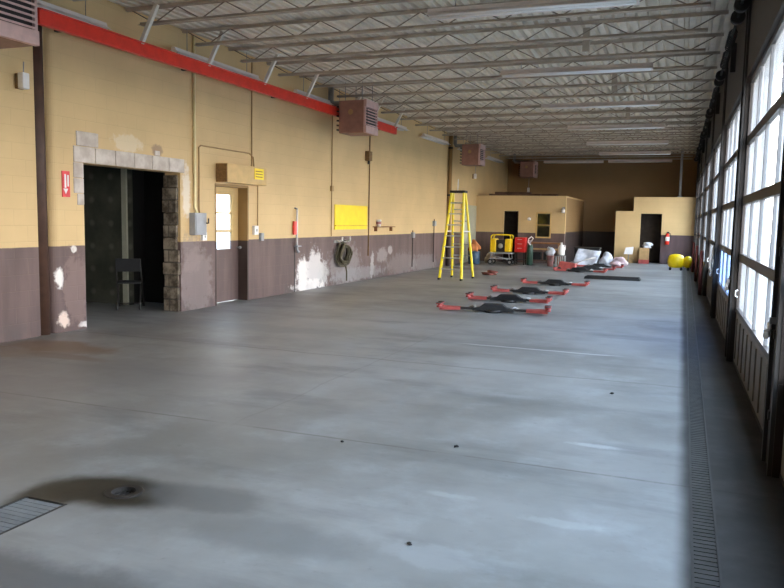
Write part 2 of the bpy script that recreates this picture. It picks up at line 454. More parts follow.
b.build('door_frame', paint('door frame paint with reveal shade', 1.13, beige=(150, 118, 70), brown=(70, 55, 50), dirt=False), d)  # both tones darkened: shade of the reveal is in the colour

# right wall: comb of posts under a deep header, with garage doors
P0, PW, PP = 5.6, 3.9, 4.3
ks = range(-2, 6)
us = [YN - .2]
for k in ks: us += [P0 + PP * k, P0 + PP * k + PW]
us.append(YB + .2)
def wr_f(u, w):
    if w > 3.26: return True
    return not any(P0 + PP * k < u < P0 + PP * k + PW for k in ks)
M_right = paint('dark brown posts and header shade', None, beige=(44, 34, 28), dirt=False)  # posts are dark brown; the header's shade is put into the same colour
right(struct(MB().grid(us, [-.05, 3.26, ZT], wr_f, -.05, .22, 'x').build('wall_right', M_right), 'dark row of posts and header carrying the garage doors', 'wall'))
names = ['first garage door behind the camera, glazed', 'garage door beside the camera, glazed', 'nearest glazed garage door in view, four rows of bright panes', 'second glazed garage door in view, bluish bottom panes',
         'third glazed garage door from the near end of the view', 'fourth glazed garage door from the near end of the view', 'fifth glazed garage door, before the last one', 'last glazed garage door beside the far corner room']
rows = [.60, 1.23, 1.88, 2.55, 3.24]
for i, k in enumerate(ks):
    y0, y1 = P0 + PP * k, P0 + PP * k + PW
    d = right(thing('door_%d' % (i + 1), names[i], 'garage door', kind='structure'))
    # bottom solid panel with ribs
    b = MB().box(.0, .04, y0, y1, .02, .598)
    for q in range(9):
        yy = y0 + .2 + q * (PW - .4) / 8; b.box(-.012, .0, yy - .05, yy + .05, .08, .54)
    b.build('bottom_panel', M_panel, d)
    MB().box(-.005, .045, y0, y1, -.0, .03).build('rubber_seal', M_black, d)
    nc = 4
    for r in range(4):
        z0, z1 = rows[r], rows[r + 1]
        b = MB().box(-.012, .04, y0, y1, z0, z0 + .045); b.box(-.012, .04, y0, y1, z1 - .045, z1)
        for yy in (y0, y1 - .05): b.box(-.008, .04, yy, yy + .05, z0 + .045, z1 - .045)
        s = b.build('door_section', M_rail, d)
        b = MB()
        for q in range(1, nc):
            yy = y0 + q * PW / nc; b.box(-.004, .036, yy - .024, yy + .024, z0 + .045, z1 - .045)
        b.build('muntins', M_muntin, s)
        MB().box(.018, .024, y0 + .04, y1 - .04, z0 + .03, z1 - .035).build('panes', M_gblue if (k == 1 and r == 0) else M_glass, s)
    for yy, sg in ((y0, 1), (y1, -1)):
        b = MB().box(-.075, -.03, yy - .06 if sg > 0 else yy + .01, yy - .01 if sg > 0 else yy + .06, 0, 4.35)
        for q in range(6): b.box(-.06, -.045, yy - .11 if sg > 0 else yy + .06, yy - .06 if sg > 0 else yy + .11, .3 + q * .55, .36 + q * .55)
        b.build('door_track', M_blacksteel, d)
    MB().tube([(-.16, y0 - .1, 4.05), (-.16, y1 + .1, 4.05)], .018).build('torsion_shaft', M_blacksteel, d)
    yc = (y0 + y1) / 2
    b = MB()
    for c0, c1 in ((yc - 1.1, yc - .15), (yc + .15, yc + 1.1)):
        n = 60; b.tube([(-.16 + .05 * math.cos(a * .9), c0 + (c1 - c0) * a / n, 4.05 + .05 * math.sin(a * .9)) for a in range(n)], .009, 5)
    b.build('torsion_spring', M_blacksteel, d)
    for yy in (y0 + .02, y1 - .14):
        MB().tube([(-.16, yy, 4.05), (-.16, yy + .12, 4.05)], .08, 14).build('cable_drum', M_blacksteel, d)
    b = MB().box(-.12, -.05, yc - .05, yc + .05, 3.75, 4.15)
    b.build('shaft_bracket', M_blacksteel, d)
    if 0 <= k <= 3:
        b = MB().tube([(-.01, y1 - .16, .78), (-.035, y1 - .16, .79), (-.035, y1 - .16, .85), (-.01, y1 - .16, .86)], .007, 8)
        b.build('pull_handle', M_white, d)

# far corner rooms
LR = 28.6
fL = lambda u, w: not ((-6.56 < u < -5.98 and w < 1.97) or (-5.28 < u < -4.74 and .98 < w < 1.92))
b = MB().grid([WL, -6.56, -5.98, -5.28, -4.74, -4.2], [0, .98, 1.92, 1.97, 2.5], fL, LR, LR + .15, 'y')
b.box(WL, -4.2, LR, YB, 2.5, 2.56)
struct(b.build('wall_office', M_wall), 'low beige and brown office box in the far left corner', 'wall')
M_back = paint('dark tan far tone', 1.2, beige=(146, 116, 78), brown=(58, 48, 46), dirt=False)  # far wall and office side drawn darker than the other walls
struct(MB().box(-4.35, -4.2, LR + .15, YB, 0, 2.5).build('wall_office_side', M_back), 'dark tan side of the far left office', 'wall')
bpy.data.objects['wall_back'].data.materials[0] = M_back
M_shade = mat('inner room shade', (60, 52, 46), .9)  # lack of light inside the far rooms is put into this colour
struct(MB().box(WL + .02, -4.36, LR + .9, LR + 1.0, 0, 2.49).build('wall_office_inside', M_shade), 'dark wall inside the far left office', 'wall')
w = thing('window_1', 'small office window with greenish glass in the far left room', 'window', kind='structure')
b = MB().grid([-5.30, -5.25, -4.77, -4.72], [.96, 1.01, 1.44, 1.47, 1.89, 1.94], lambda u, w: not (-5.25 < u < -4.77 and (1.01 < w < 1.44 or 1.47 < w < 1.89)), LR - .02, LR + .1, 'y')
b.build('window_frame', M_boxbeige, w)
MB().box(-5.25, -4.77, LR + .04, LR + .05, 1.01, 1.89).build('pane', M_gdull, w)
MB().box(-5.22, -4.95, LR + .09, LR + .12, 1.35, 1.86).build('blind', mat('yellow paper', (206, 176, 70), .7), w)

RR = 31.5
xr = RX - RR * RA - .05
fR = lambda u, w: not (-1.66 < u < -.86 and w < 1.98) and not (u < -1.95 and w > 2.03)
M_rr = None
b = MB().grid([-2.62, -1.95, -1.66, -.86, xr], [0, 1.98, 2.03, 2.6], fR, RR, RR + .15, 'y')
b.box(-2.62, -2.5, RR + .15, YB, 0, 2.03); b.box(-2.62, -1.95, RR, YB, 2.03, 2.07); b.box(-1.95, xr, RR, YB, 2.6, 2.64); b.box(-1.95, -1.85, RR + .15, YB, 2.05, 2.6)
struct(b.build('wall_store', M_beige), 'stepped beige store room in the far right corner', 'wall')
struct(MB().box(-.86, xr, RR - .012, RR - .001, 0, 1.15).build('trim_3', paint('brown dado paint', 99, dirt=False, brown=(92, 74, 76))), 'brown lower wall right of the store doorway', 'trim')
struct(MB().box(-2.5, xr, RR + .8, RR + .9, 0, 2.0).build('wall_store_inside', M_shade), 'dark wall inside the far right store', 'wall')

# ------------------------------------------------------------------ roof joists
def joist():
    r = thing('roof_joist', 'grey open-web steel joist crossing under the roof deck', 'joist', (0, 10.2, 0), 0, 'roof joists')
    x0, x1 = WL + .02, .40; zt, zb = 4.522, 4.27
    b = MB(); b.box(x0, x1, -.05, -.012, zt - .007, zt); b.box(x0, x1, .012, .05, zt - .007, zt); b.box(x0, x1, -.018, -.012, zt - .04, zt - .007); b.box(x0, x1, .012, .018, zt - .04, zt - .007)
    b.build('top_chord', M_joist, r)
    b = MB(); b.box(x0 + .25, x1 - .25, -.05, -.012, zb, zb + .007); b.box(x0 + .25, x1 - .25, .012, .05, zb, zb + .007); b.box(x0 + .25, x1 - .25, -.018, -.012, zb + .007, zb + .042); b.box(x0 + .25, x1 - .25, .012, .018, zb + .007, zb + .042)
    b.build('bottom_chord', M_joist, r)
    n = 10; pts = []
    for i in range(n * 2 + 1):
        pts.append((x0 + .1 + (x1 - x0 - .2) * i / (2 * n), 0, zt - .03 if i % 2 == 0 else zb + .02))
    MB().tube(pts, .0095, 6).build('web', M_web, r)
    return r
j0 = joist()
for k in range(-11, 19):
    Y = 10.2 + 1.3 * k
    if k != 0 and YN + .1 < Y < YB - .1: dup(j0, (0, Y, 0))

# ------------------------------------------------------------------ strip lights
def strip(name, label, loc, rz, L, group, chains):
    r = thing(name, label, 'light', loc, rz, group)
    b = MB().hexa([(-L / 2, -.05, 0), (L / 2, -.05, 0), (L / 2, .05, 0), (-L / 2, .05, 0)], [(-L / 2, -.03, .075), (L / 2, -.03, .075), (L / 2, .03, .075), (-L / 2, .03, .075)])
    b.build('housing', M_light, r)
    for y in (-.055, .055):
        b = MB().tube([(-L / 2 + .03, y, -.02), (L / 2 - .03, y, -.02)], .019, 10); b.build('tube', M_tube, r)
    b = MB().hexa([(-L / 2, -.13, -.03), (L / 2, -.13, -.03), (L / 2, -.05, .02), (-L / 2, -.05, .02)], [(-L / 2, -.13, -.026), (L / 2, -.13, -.026), (L / 2, -.05, .025), (-L / 2, -.05, .025)])
    b.hexa([(-L / 2, .05, .02), (L / 2, .05, .02), (L / 2, .13, -.03), (-L / 2, .13, -.03)], [(-L / 2, .05, .025), (L / 2, .05, .025), (L / 2, .13, -.026), (-L / 2, .13, -.026)])
    b.build('reflector', M_light, r)
    for x in (-L / 2 + .35, L / 2 - .35):
        MB().tube([(x, 0, .07), (x, 0, chains)], .006, 6).build('hanger_chain', M_galv, r)
    return r
lab = ['nearest white strip light hung across the ceiling', 'second white strip light hung across the ceiling', 'third white strip light hung across the ceiling', 'fourth white strip light hung across the ceiling',
       'fifth white strip light hung across the ceiling, far end', 'sixth white strip light hung across the ceiling, second from the far wall', 'right white strip light before the far wall, last of the row']
first = None
for i, Y in enumerate((9.1, 13.05, 17.0, 21.0, 25.2, 29.0, 32.6)):
    if first is None:
        first = strip('strip_light', lab[i], (-1.87, Y, 4.12), .02, 2.5, 'strip lights across the ceiling', .22)
    else: dup(first, (-1.87, Y, 4.12), None, lab[i])
dup(first, (-4.6, 32.9, 4.14), 0, 'long white strip light before the far wall above the office')
wl_lab = ['white wall strip light above the red rail, nearest', 'white wall strip light above the red rail and broken opening', 'white wall strip light behind the flue of the big heater',
          'white wall strip light just past the red rail end', 'white wall strip light before the brown downpipe', 'white wall strip light beside the second heater', 'white wall strip light above the far left office']
f2 = None
for i, Y in enumerate((7.1, 11.0, 14.9, 18.9, 22.9, 26.9, 30.9)):
    loc = (WL + .15, Y, 4.10)
    if f2 is None: f2 = strip('wall_strip_light', wl_lab[i], loc, PI / 2, 2.44, 'strip lights along the left wall', .42)
    else: dup(f2, loc, None, wl_lab[i])

# ------------------------------------------------------------------ red rail with braces
r = thing('red_rail', 'bright red steel rail hung high along the left wall', 'rail', (0, 0, 0))
MB().box(-7.37, -7.29, 6.98, 18.85, 3.83, 4.02).build('rail_beam', M_red, r, bevel=.008)
b = MB().box(-7.40, -7.26, 6.98, 18.85, 4.0, 4.012); b.build('top_flange', M_red, r)
for Y in (8.8, 10.4, 12.12, 13.75, 16.0, 17.2, 18.72):
    MB().bar((-7.31, Y, 4.0), (-7.03, Y, 4.51), .055, .055).build('brace', M_brace, r)
for Y in (7.6, 10.2, 13.0, 16.6, 18.4):
    MB().box(WL, -7.36, Y - .03, Y + .03, 3.90, 3.96).build('wall_bracket', M_blacksteel, r)

# ------------------------------------------------------------------ unit heaters
def heater(label, loc, fx=-.40):
    r = thing('unit_heater', label, 'heater', loc, 0, 'unit heaters along the left wall')
    b = MB().hexa([(-.33, -.33, 0), (.26, -.33, 0), (.26, .33, 0), (-.33, .33, 0)], [(-.33, -.33, .70), (.26, -.33, .70), (.26, .33, .70), (-.33, .33, .70)])
    b.build('casing', M_heat, r, bevel=.015)
    b = MB().box(.26, .33, -.34, .34, .0, .16); b.box(.26, .33, -.34, .34, .55, .71); b.box(.26, .31, -.34, -.30, .16, .55); b.box(.26, .31, .30, .34, .16, .55)
    b.build('front_lip', M_heatlip, r, bevel=.008)
    b = MB().box(.262, .268, -.30, .30, .16, .55); b.build('dark_core', M_screen, r)
    for q in range(6):
        z = .185 + q * .063
        MB().hexa([(.27, -.30, z), (.345, -.30, z - .025), (.345, .30, z - .025), (.27, .30, z)], [(.27, -.30, z + .022), (.345, -.30, z + .0), (.345, .30, z + .0), (.27, .30, z + .022)]).build('louvre', M_heatlip, r)
    b = MB()
    for q in range(6): b.box(-.40, -.33, -.30, .30, .06 + q * .1, .09 + q * .1)
    b.build('rear_fins', M_screen, r)
    for x, y in ((-.2, -.28), (-.2, .28), (.2, -.28), (.2, .28)):
        MB().tube([(x, y, .69), (x, y, 4.53 - loc[2])], .008, 6).build('hanger_rod', M_galv, r)
    MB().tube([(-.28, -.1, .60), (-.36, -.1, .67), (fx + .04, -.1, .68), (fx, -.1, .76), (fx, -.1, 4.53 - loc[2])], .065, 14).build('flue_pipe', M_galv, r)
    MB().tube([(-.05, .1, .45), (-.05, -.331, .45)][::-1] + [], .06, 12).build('access_cap', M_conduit, r)
    return r
h = heater('pinkish brown unit heater cut by the upper left corner', (-7.08, 6.12, 3.42))
h = heater('pinkish brown unit heater hanging in front of the red rail end', (-6.86, 15.38, 3.44), -.64)
dup(h, (-6.90, 25.2, 3.46), None, 'small pinkish unit heater beyond the yellow ladder top')
dup(h, (-6.55, 33.2, 3.50), None, 'smallest pinkish unit heater, above the far left office roof')
def pull(label, x, y, zt, zb, s=1.):
    r = thing('pull_switch', label, 'switch', (x, y, zb), 0, 'switches hanging from the heaters')
    MB().box(-.045 * s, .045 * s, -.05 * s, .05 * s, 0, .19 * s).build('switch_box', M_white, r, bevel=.01)
    MB().tube([(0, 0, .185 * s), (.01, 0, zt - zb)], .007, 6).build('cord', M_grey, r)
    MB().box(-.085, -.046, -.05, .05, .0, .18 * s).build('back_plate', M_boxend, r)
pull('white switch box on a cord below the corner heater', -7.57, 6.98, 3.40, 3.08)
pull('white switch box hanging below the small heater past the ladder', -6.85, 25.3, 3.455, 3.02, .9)
pull('white switch box hanging below the smallest heater over the office', -6.5, 33.0, 3.495, 2.85, 1.1)

# vertical struts dropping from the deck beside the cross lights
hs = None
for i, (X, Y) in enumerate(((-1.55, 11.9), (-1.45, 15.65), (-1.45, 19.4), (-1.45, 23.15))):
    if hs is None:
        hs = thing('hanger_strut', 'flat grey strut dropping from the deck beside a cross light', 'strut', (X, Y, 0), 0, 'struts dropping from the deck')
        b = MB().box(-.05, .05, -.012, .012, 4.18, 4.53); b.box(.042, .05, -.012, .09, 4.18, 4.53); b.build('strut_angle', M_joist, hs)
    else: dup(hs, (X, Y, 0))

# ------------------------------------------------------------------ fittings on the left wall
X = WL
r = thing('fuse_box', 'grey electrical box on the wall right of the broken opening', 'electrical box', (X, 10.5, 1.26))
MB().box(.0, .12, -.15, .17, 0, .37).build('case', M_grey, r, bevel=.008)
MB().box(.12, .128, -.13, .15, .02, .35).build('cover', M_grey, r)
MB().tube([(.13, .15, .2), (.17, .15, .2), (.17, .15, .28)], .012, 6).build('lever', M_blacksteel, r)
r = thing('wall_conduit', 'cream conduit running from the ceiling down to the grey box', 'pipe', (X, 10.47, 1.6))
MB().tube([(.03, 0, 2.91), (.03, 0, .12), (.06, .02, 0.02)], .024, 8).build('pipe', M_cream, r)
r = thing('switch_box', 'small white switch plate below the grey electrical box', 'switch', (X, 10.72, 1.16))
MB().box(0, .05, -.06, .06, 0, .14).build('plate', M_white, r, bevel=.006); MB().box(.05, .058, -.01, .01, .05, .09).build('toggle', M_grey, r)
r = thing('wall_conduit', 'thin beige conduit looping from the ceiling over the narrow door', 'pipe', (X, 0, 0))
MB().tube([(.02, 10.60, 1.3), (.02, 10.60, 2.72), (.02, 10.66, 2.76), (.02, 12.15, 2.76), (.02, 12.3, 2.70), (.02, 12.33, 2.5)], .012, 6).build('pipe', M_conduit, r)
r = thing('wall_conduit', 'thin dark conduit from the ceiling to the box over the door', 'pipe', (X, 0, 0))
MB().tube([(.02, 12.25, 4.51), (.02, 12.25, 2.56), (.02, 12.22, 2.5)], .012, 6).build('pipe', M_conduit, r)
r = thing('wall_conduit', 'thin conduit dropping from the door box to a light switch', 'pipe', (X, 0, 0))
MB().tube([(.02, 12.42, 2.35), (.02, 12.46, 2.2), (.02, 12.46, 1.4)], .01, 6).build('pipe', M_conduit, r)
r = thing('light_switch', 'white light switch box right of the narrow door', 'switch', (X, 12.36, 1.24))
MB().box(0, .06, -.07, .07, 0, .17).build('plate', M_white, r, bevel=.006); MB().box(.06, .07, -.012, .012, .06, .11).build('toggle', M_grey, r)
r = thing('wall_mounted_box', 'small grey junction box beside the white light switch', 'electrical box', (X, 12.58, 1.12))
MB().box(0, .06, -.05, .05, 0, .15).build('case', M_grey, r, bevel=.006); MB().box(.06, .065, -.04, .04, .01, .14).build('cover', M_grey, r)
r = thing('wall_heater', 'beige box unit mounted over the narrow door', 'wall unit', (X, 0, 0))
MB().box(0, .24, 11.12, 12.42, 2.17, 2.50).build('casing', M_boxbeige, r, bevel=.008)
MB().box(.01, .23, 11.105, 11.12, 2.18, 2.49).build('end_panel', M_boxend, r)  # end face drawn darker than the casing
l = MB().box(.241, .247, 11.98, 12.30, 2.27, 2.47).build('yellow_label', M_ybright, r)
b = MB()
for q in range(3): b.box(.247, .249, 12.02, 12.26, 2.31 + q * .05, 2.325 + q * .05)
b.build('printed_lines', M_wood, l)
r = thing('fire_sign', 'narrow red and white sign left of the broken opening', 'sign', (X, 7.70, 1.80))
MB().box(0, .012, -.065, .065, 0, .34).build('board', mat('red sign', (226, 70, 72), .5), r)
b = MB().box(.012, .015, -.03, .0, .12, .30); b.hexa([(.012, -.05, .11), (.012, .03, .11), (.012, -.01, .04)], [(.015, -.05, .11), (.015, .03, .11), (.015, -.01, .04)]); b.box(.012, .015, .02, .045, .14, .29)
b.build('arrow', M_white, r)
r = thing('air_line', 'white vertical air pipe on the wall beside a red tag', 'pipe', (X, 13.97, 0))
MB().tube([(.05, 0, 1.75), (.05, 0, .98)], .022, 8).build('pipe', M_white, r)
MB().tube([(.0, -.02, 1.78), (.05, 0, 1.76), (.05, 0, 1.74)], .018, 8).build('bracket', M_grey, r)
b = MB().tube([(.05, 0, 1.0), (.05, 0, .9), (.09, .02, .84)], .03, 8); b.box(.03, .12, -.08, .08, .97, .985); b.build('valve', M_grey, r)
MB().box(.02, .06, -.13, -.03, 1.22, 1.5).build('red_tag', M_red, r)
struct(MB().box(X, X + .006, 13.95, 13.975, 0, .98).build('trim_4', M_blacksteel), 'dark joint in the brown wall below the white pipe', 'trim')
r = thing('sign_board', 'blank bright yellow board on the left wall', 'sign', (X, 0, 0))
MB().box(0, .02, 15.87, 17.78, 1.31, 1.90).build('board', M_ybright, r); MB().box(.0, .05, 15.87, 17.78, 1.395, 1.41).build('ledge', mat('ochre ledge', (206, 160, 30), .5), r)
r = thing('wall_conduit', 'thin grey conduit on the wall left of the yellow board', 'pipe', (X, 15.68, 0)); MB().tube([(.02, 0, 4.3), (.02, 0, 1.16)], .012, 6).build('pipe', M_conduit, r); MB().box(0, .05, -.05, .05, 2.2, 2.32).build('coupling_box', M_conduit, r)
r = thing('wall_conduit', 'thin dark conduit on the wall right of the yellow board', 'pipe', (X, 17.88, 0)); MB().tube([(.02, 0, 4.3), (.02, 0, .62)], .016, 6).build('pipe', M_boxend, r)
r = thing('wall_mounted_box', 'small dark box high on the wall above the yellow board', 'electrical box', (X, 17.72, 3.05)); MB().box(0, .12, -.1, .1, 0, .24).build('case', M_boxend, r, bevel=.008); MB().tube([(.06, 0, .0), (.06, 0, -.08)], .03, 8).build('knockout', M_blacksteel, r)
r = thing('hose_hanger', 'pair of white hooks above the tangled hose', 'hook', (X, 16.2, 1.0))
MB().box(0, .02, -.35, .35, .0, .06).build('back_plate', M_galv, r)
for y in (-.22, .22): MB().tube([(.02, y, .05), (.10, y, .03), (.16, y, .06), (.17, y, .14)], .018, 8).build('hook', M_white, r)
r = thing('hanging_air_hose', 'olive tangled hose bundle hanging on the brown wall', 'hose', (X + .10, 16.2, .50)); rnd = random.Random(5)
for q in range(7):
    ry, rz = .24 + rnd.uniform(-.05, .08), .22 + rnd.uniform(-.03, .06)
    cy, cz = rnd.uniform(-.06, .06), .23 + rnd.uniform(-.05, .03); xo = -.05 + q * .022
    MB().tube([(xo + .02 * math.sin(3 * a), cy + ry * math.cos(a), cz + rz * math.sin(a)) for a in [2 * PI * i / 28 for i in range(29)]], .024, 8).build('coil', M_olive, r)
MB().tube([(.0, .1, .0), (.02, .14, -.2), (.03, .12, -.42)], .018, 8).build('tail', M_olive, r)
r = thing('wall_bracket_shelf', 'short brown wall bracket with a pinkish cup on it', 'shelf', (X, 0, 0))
MB().box(0, .12, 18.2, 19.55, 1.355, 1.38).build('board', M_wood, r); MB().box(0, .08, 18.3, 18.33, 1.25, 1.355).build('bracket', M_wood, r); MB().box(0, .08, 19.4, 19.43, 1.25, 1.355).build('bracket', M_wood, r)
r = thing('cup', 'pinkish white cup on the short wall bracket', 'cup', (X + .07, 18.45, 1.38)); MB().lathe([(.05, 0), (.065, .18), (.058, .18), (.045, .02)], n=16).build('body', M_white, r); MB().lathe([(.066, .06), (.07, .07), (.07, .12), (.066, .13)], n=16).build('band', M_pink, r)
for i, (Y, z0, z1, lb) in enumerate(((21.25, .15, 1.25, 'thin dark pipe with a valve on the brown wall left of the ladder'), (23.3, .2, 1.6, 'thin dark pipe on the wall just left of the ladder'))):
    r = thing('wall_pipe', lb, 'pipe', (X, Y, 0)); MB().tube([(.03, 0, z0), (.03, 0, z1)], .014, 8).build('pipe', M_darkbrown, r); MB().box(0, .08, -.08, .08, z1 - .22, z1 - .06).build('valve_box', M_grey, r)
r = thing('downpipe', 'brown painted downpipe on the left wall behind the ladder', 'pipe', (X + .012, 24.75, 0)); MB().tube([(.07, 0, 0), (.07, 0, 4.52)], .07, 14).build('pipe', paint('downpipe paint', 1.15, beige=(150, 116, 70), brown=(80, 66, 62), dirt=False), r)
for z in (.6, 2.4, 4.0): MB().tube([(.07, 0, z), (.07, 0, z + .06)], .078, 14).build('clamp', M_blacksteel, r)
d = thing('door_9', 'pale grey green flat panel on the left wall before the office', 'door', (X, 0, 0), kind='structure')
MB().box(0, .04, 26.55, 28.55, .0, 2.15).build('slab', M_paledoor, d, bevel=.006); MB().box(0, .05, 26.45, 26.55, 0, 2.22).build('door_frame', M_boxbeige, d); MB().box(.04, .08, 26.7, 26.74, .95, 1.1).build('handle', M_galv, d)

# ------------------------------------------------------------------ floor drains
r = thing('trench_drain', 'long dark slotted trench drain beside the garage doors', 'drain', (0, 0, 0))
b = MB()
for q in range(740):
    yy = YN + .1 + q * .05
    b.box(TX0 + .012, TX1 - .012, yy, yy + .041, -.03, -.004)
b.build('grate', M_grate, r)
b = MB().box(TX0, TX0 + .012, YN + .05, YB - 2, -.1, .002); b.box(TX1 - .012, TX1, YN + .05, YB - 2, -.1, .002); b.build('frame', M_blacksteel, r)
r = thing('trench_grate', 'pale dusty slotted grate leading to the round floor drain', 'grate', (0, 0, 0))
b = MB()
for q in range(190):
    yy = YN + .1 + q * .042
    if yy < 3.0: b.box(-3.365, -3.095, yy, yy + .037, -.03, -.003)
b.build('grate', M_palegrate, r)
b = MB().box(-3.38, -3.366, YN + .05, 3.05, -.1, .002); b.box(-3.094, -3.08, YN + .05, 3.05, -.1, .002); b.build('frame', M_grate, r)
r = thing('floor_drain', 'round iron floor drain in the dark wet stain', 'drain', (-2.93, 3.32, 0))
n = 28; b = MB()
prof = [(.069, -.02), (.069, .006), (.105, .006), (.112, .001), (.112, -.02)]
rings = [[b.bm.verts.new((pr_ * math.cos(2 * PI * k / n), pr_ * math.sin(2 * PI * k / n), z)) for k in range(n)] for pr_, z in prof]
for a, c in zip(rings, rings[1:] + rings[:1]):
    for k in range(n): b.bm.faces.new((a[k], a[(k + 1) % n], c[(k + 1) % n], c[k]))
b.build('rim', M_blacksteel, r)
b = MB()
for q in range(5): b.box(-.06 + q * .026, -.052 + q * .026, -.05, .05, -.03, -.015)
b.build('strainer', M_blacksteel, r)
MB().lathe([(.069, -.115), (.069, -.11), (.068, -.115)], n=20).build('sump', M_black, r)
for i, (x, y, s) in enumerate(((-1.42, 4.95, .012), (-1.18, 3.33, .010), (-.55, 7.15, .012), (-2.2, 4.72, .009))):
    tag(MB().blob((0, 0, .6 * s), s * 1.3, s, s * .8, .3, i, 2).build('pebble', M_blacksteel, loc=(x, y, 0)),
        ['small dark crumb on the floor just past the cross joint', 'small dark crumb on the open floor of the near centre', 'small dark crumb on the floor towards the black lift bars', 'tiny dark crumb lying on the cross joint'][i], 'debris', 'crumbs on the floor')

# ------------------------------------------------------------------ stepladder
def ladder():
    r = thing('stepladder', 'tall yellow fibreglass stepladder standing open by the left wall', 'ladder', (-5.69, 19.4, 0), math.radians(-3))
    Hh, wb, wt = 2.34, .31, .17
    fy, by = -.50, .50
    def front(s, t): return Vector((s * (wb + (wt - wb) * t), fy + (-.06 - fy) * t, Hh * t))
    def rear(s, t): return Vector((s * (wb + .0 + (wt - wb) * t), by + (.06 - by) * t, Hh * t))
    for s in (-1, 1):
        b = MB().bar(front(s, .012), front(s, 1), .04, .10, (0, 1, 0)); b.build('front_rail', M_yellow, r)
        b = MB().bar(rear(s, .012), rear(s, 1), .04, .08, (0, 1, 0)); b.build('rear_rail', M_yellow, r)
        for f in (front, rear):
            p = f(s, .0); MB().box(p.x - .028, p.x + .028, p.y - .05, p.y + .05, 0, .05).build('rubber_foot', M_black, r)
        MB().bar(front(s, .55) + Vector((s * .02, 0, 0)), rear(s, .55) + Vector((s * .02, 0, 0)), .006, .03).build('spreader', M_alu, r)
    for i in range(1, 8):
        t = i / 8; a, c = front(-1, t), front(1, t)
        MB().box(a.x, c.x, a.y - .04, a.y + .05, a.z - .02, a.z + .012).build('step', M_alu, r)
    for i in range(1, 7):
        t = i / 7.5; a, c = rear(-1, t), rear(1, t)
        MB().bar(a, c, .03, .03).build('rear_rung', M_alu, r)
    MB().box(-.21, .21, -.13, .13, Hh - .03, Hh + .035).build('top_cap', M_blacksteel, r, bevel=.012)
    return r
lad = ladder()
tag(MB().tube([(0, 0, 0), (.01, .0, .3)], .014, 8).build('rod', M_white, loc=(-5.72, 19.4, 2.376)), 'short white rod standing on the ladder top', 'rod')

# ------------------------------------------------------------------ vehicle lift arms on the floor
def lift(label, loc, rz, L=1.74):
    r = thing('lift_arm_set', label, 'lift arms', loc, rz, 'red and black lift arm sets on the floor')
    h = L / 2
    # black bolster with hump
    prof = [(-.36, .02), (-.36, .07), (-.24, .09), (-.16, .15), (.16, .15), (.24, .09), (.36, .07), (.36, .02)]
    MB().hexa([(x, -.08, z) for x, z in prof], [(x, .08, z) for x, z in prof]).build('bolster', M_black, r, bevel=.01)
    MB().lathe([(.15, 0), (.15, .04), (.13, .05)], n=20).build('base_plate', M_blacksteel, r)
    for sx in (-1, 1):
        for sy in (-1, 1):
            p0 = Vector((sx * .30, sy * .035, .05)); p1 = Vector((sx * (h - .40), sy * .05, .05)); p2 = Vector((sx * (h - .04), sy * .12, .05))
            MB().bar(p0, p1 + (p1 - p0).normalized() * .03, .035, .035).build('inner_arm', M_blacksteel, r)
            MB().bar(p1, p2, .055, .05).build('arm', M_redold, r)
            q = MB().lathe([(.05, .0), (.05, .03), (.03, .035), (.03, .05), (.06, .055), (.06, .07)], (p2.x, p2.y, .065), 16).build('pad_post', M_redold, r)
            MB().lathe([(.055, .0), (.055, .015)], (p2.x, p2.y, .13), 16).build('rubber_pad', M_black, q)
    for sx in (-1, 1):
        MB().tube([(sx * .3, -.05, .07), (sx * .36, .0, .10), (sx * .42, .05, .07)], .02, 8).build('locking_pin', M_galv, r)
    return r
lift('nearest red and black lift arm set lying on the floor', (-3.04, 12.7, 0), .16, 1.95)
lf = lift('second red and black lift arm set from the front', (-3.17, 14.5, 0), .03, 1.66)
dup(lf, (-3.12, 16.35, 0), .03, 'third red and black lift arm set from the front')
dup(lf, (-2.97, 18.9, 0), .0, 'fourth red and black lift arm set, beyond the other three singles')
dup(lf, (-3.05, 24.35, 0), -.05, 'red and black lift arm set at the front of the far heap')
dup(lf, (-2.9, 25.7, 0), .12, 'red and black lift arm set lying in the middle of the far heap')
dup(lf, (-2.75, 27.2, 0), .1, 'red and black lift arm set at the rear of the far heap')
r = thing('floor_jack', 'low red jack box at the left of the far heap', 'jack', (-3.55, 25.0, 0))
MB().hexa([(-.3, -.2, .05), (.3, -.2, .05), (.3, .2, .05), (-.3, .2, .05)], [(-.22, -.17, .30), (.28, -.17, .24), (.28, .17, .24), (-.22, .17, .30)]).build('body', M_redold, r, bevel=.02)
MB().tube([(.0, -.18, .09), (.0, .18, .09)], .02, 8).build('axle', M_blacksteel, r)
for x in (-.22, .24):
    for y in (-.2, .2): MB().tube([(x, y - .025, .06), (x, y + .025, .06)], .06, 14).build('wheel', M_black, r)
MB().tube([(.2, 0, .22), (.6, .05, .38), (.9, .08, .46)], .02, 8).build('handle', M_white, r)
r = thing('floor_ramp', 'flat black ramp strip lying alone on the floor', 'ramp', (-1.83, 21.85, 0), -.03)
MB().hexa([(-.76, -.22, 0), (.76, -.22, 0), (.76, .22, 0), (-.76, .22, 0)], [(-.74, -.17, .07), (.74, -.17, .06), (.74, .17, .06), (-.74, .17, .07)]).build('plate', M_black, r)
for y in (-.14, .14): MB().box(-.72, .72, y - .012, y + .012, .06, .085).build('side_rail', M_blacksteel, r)

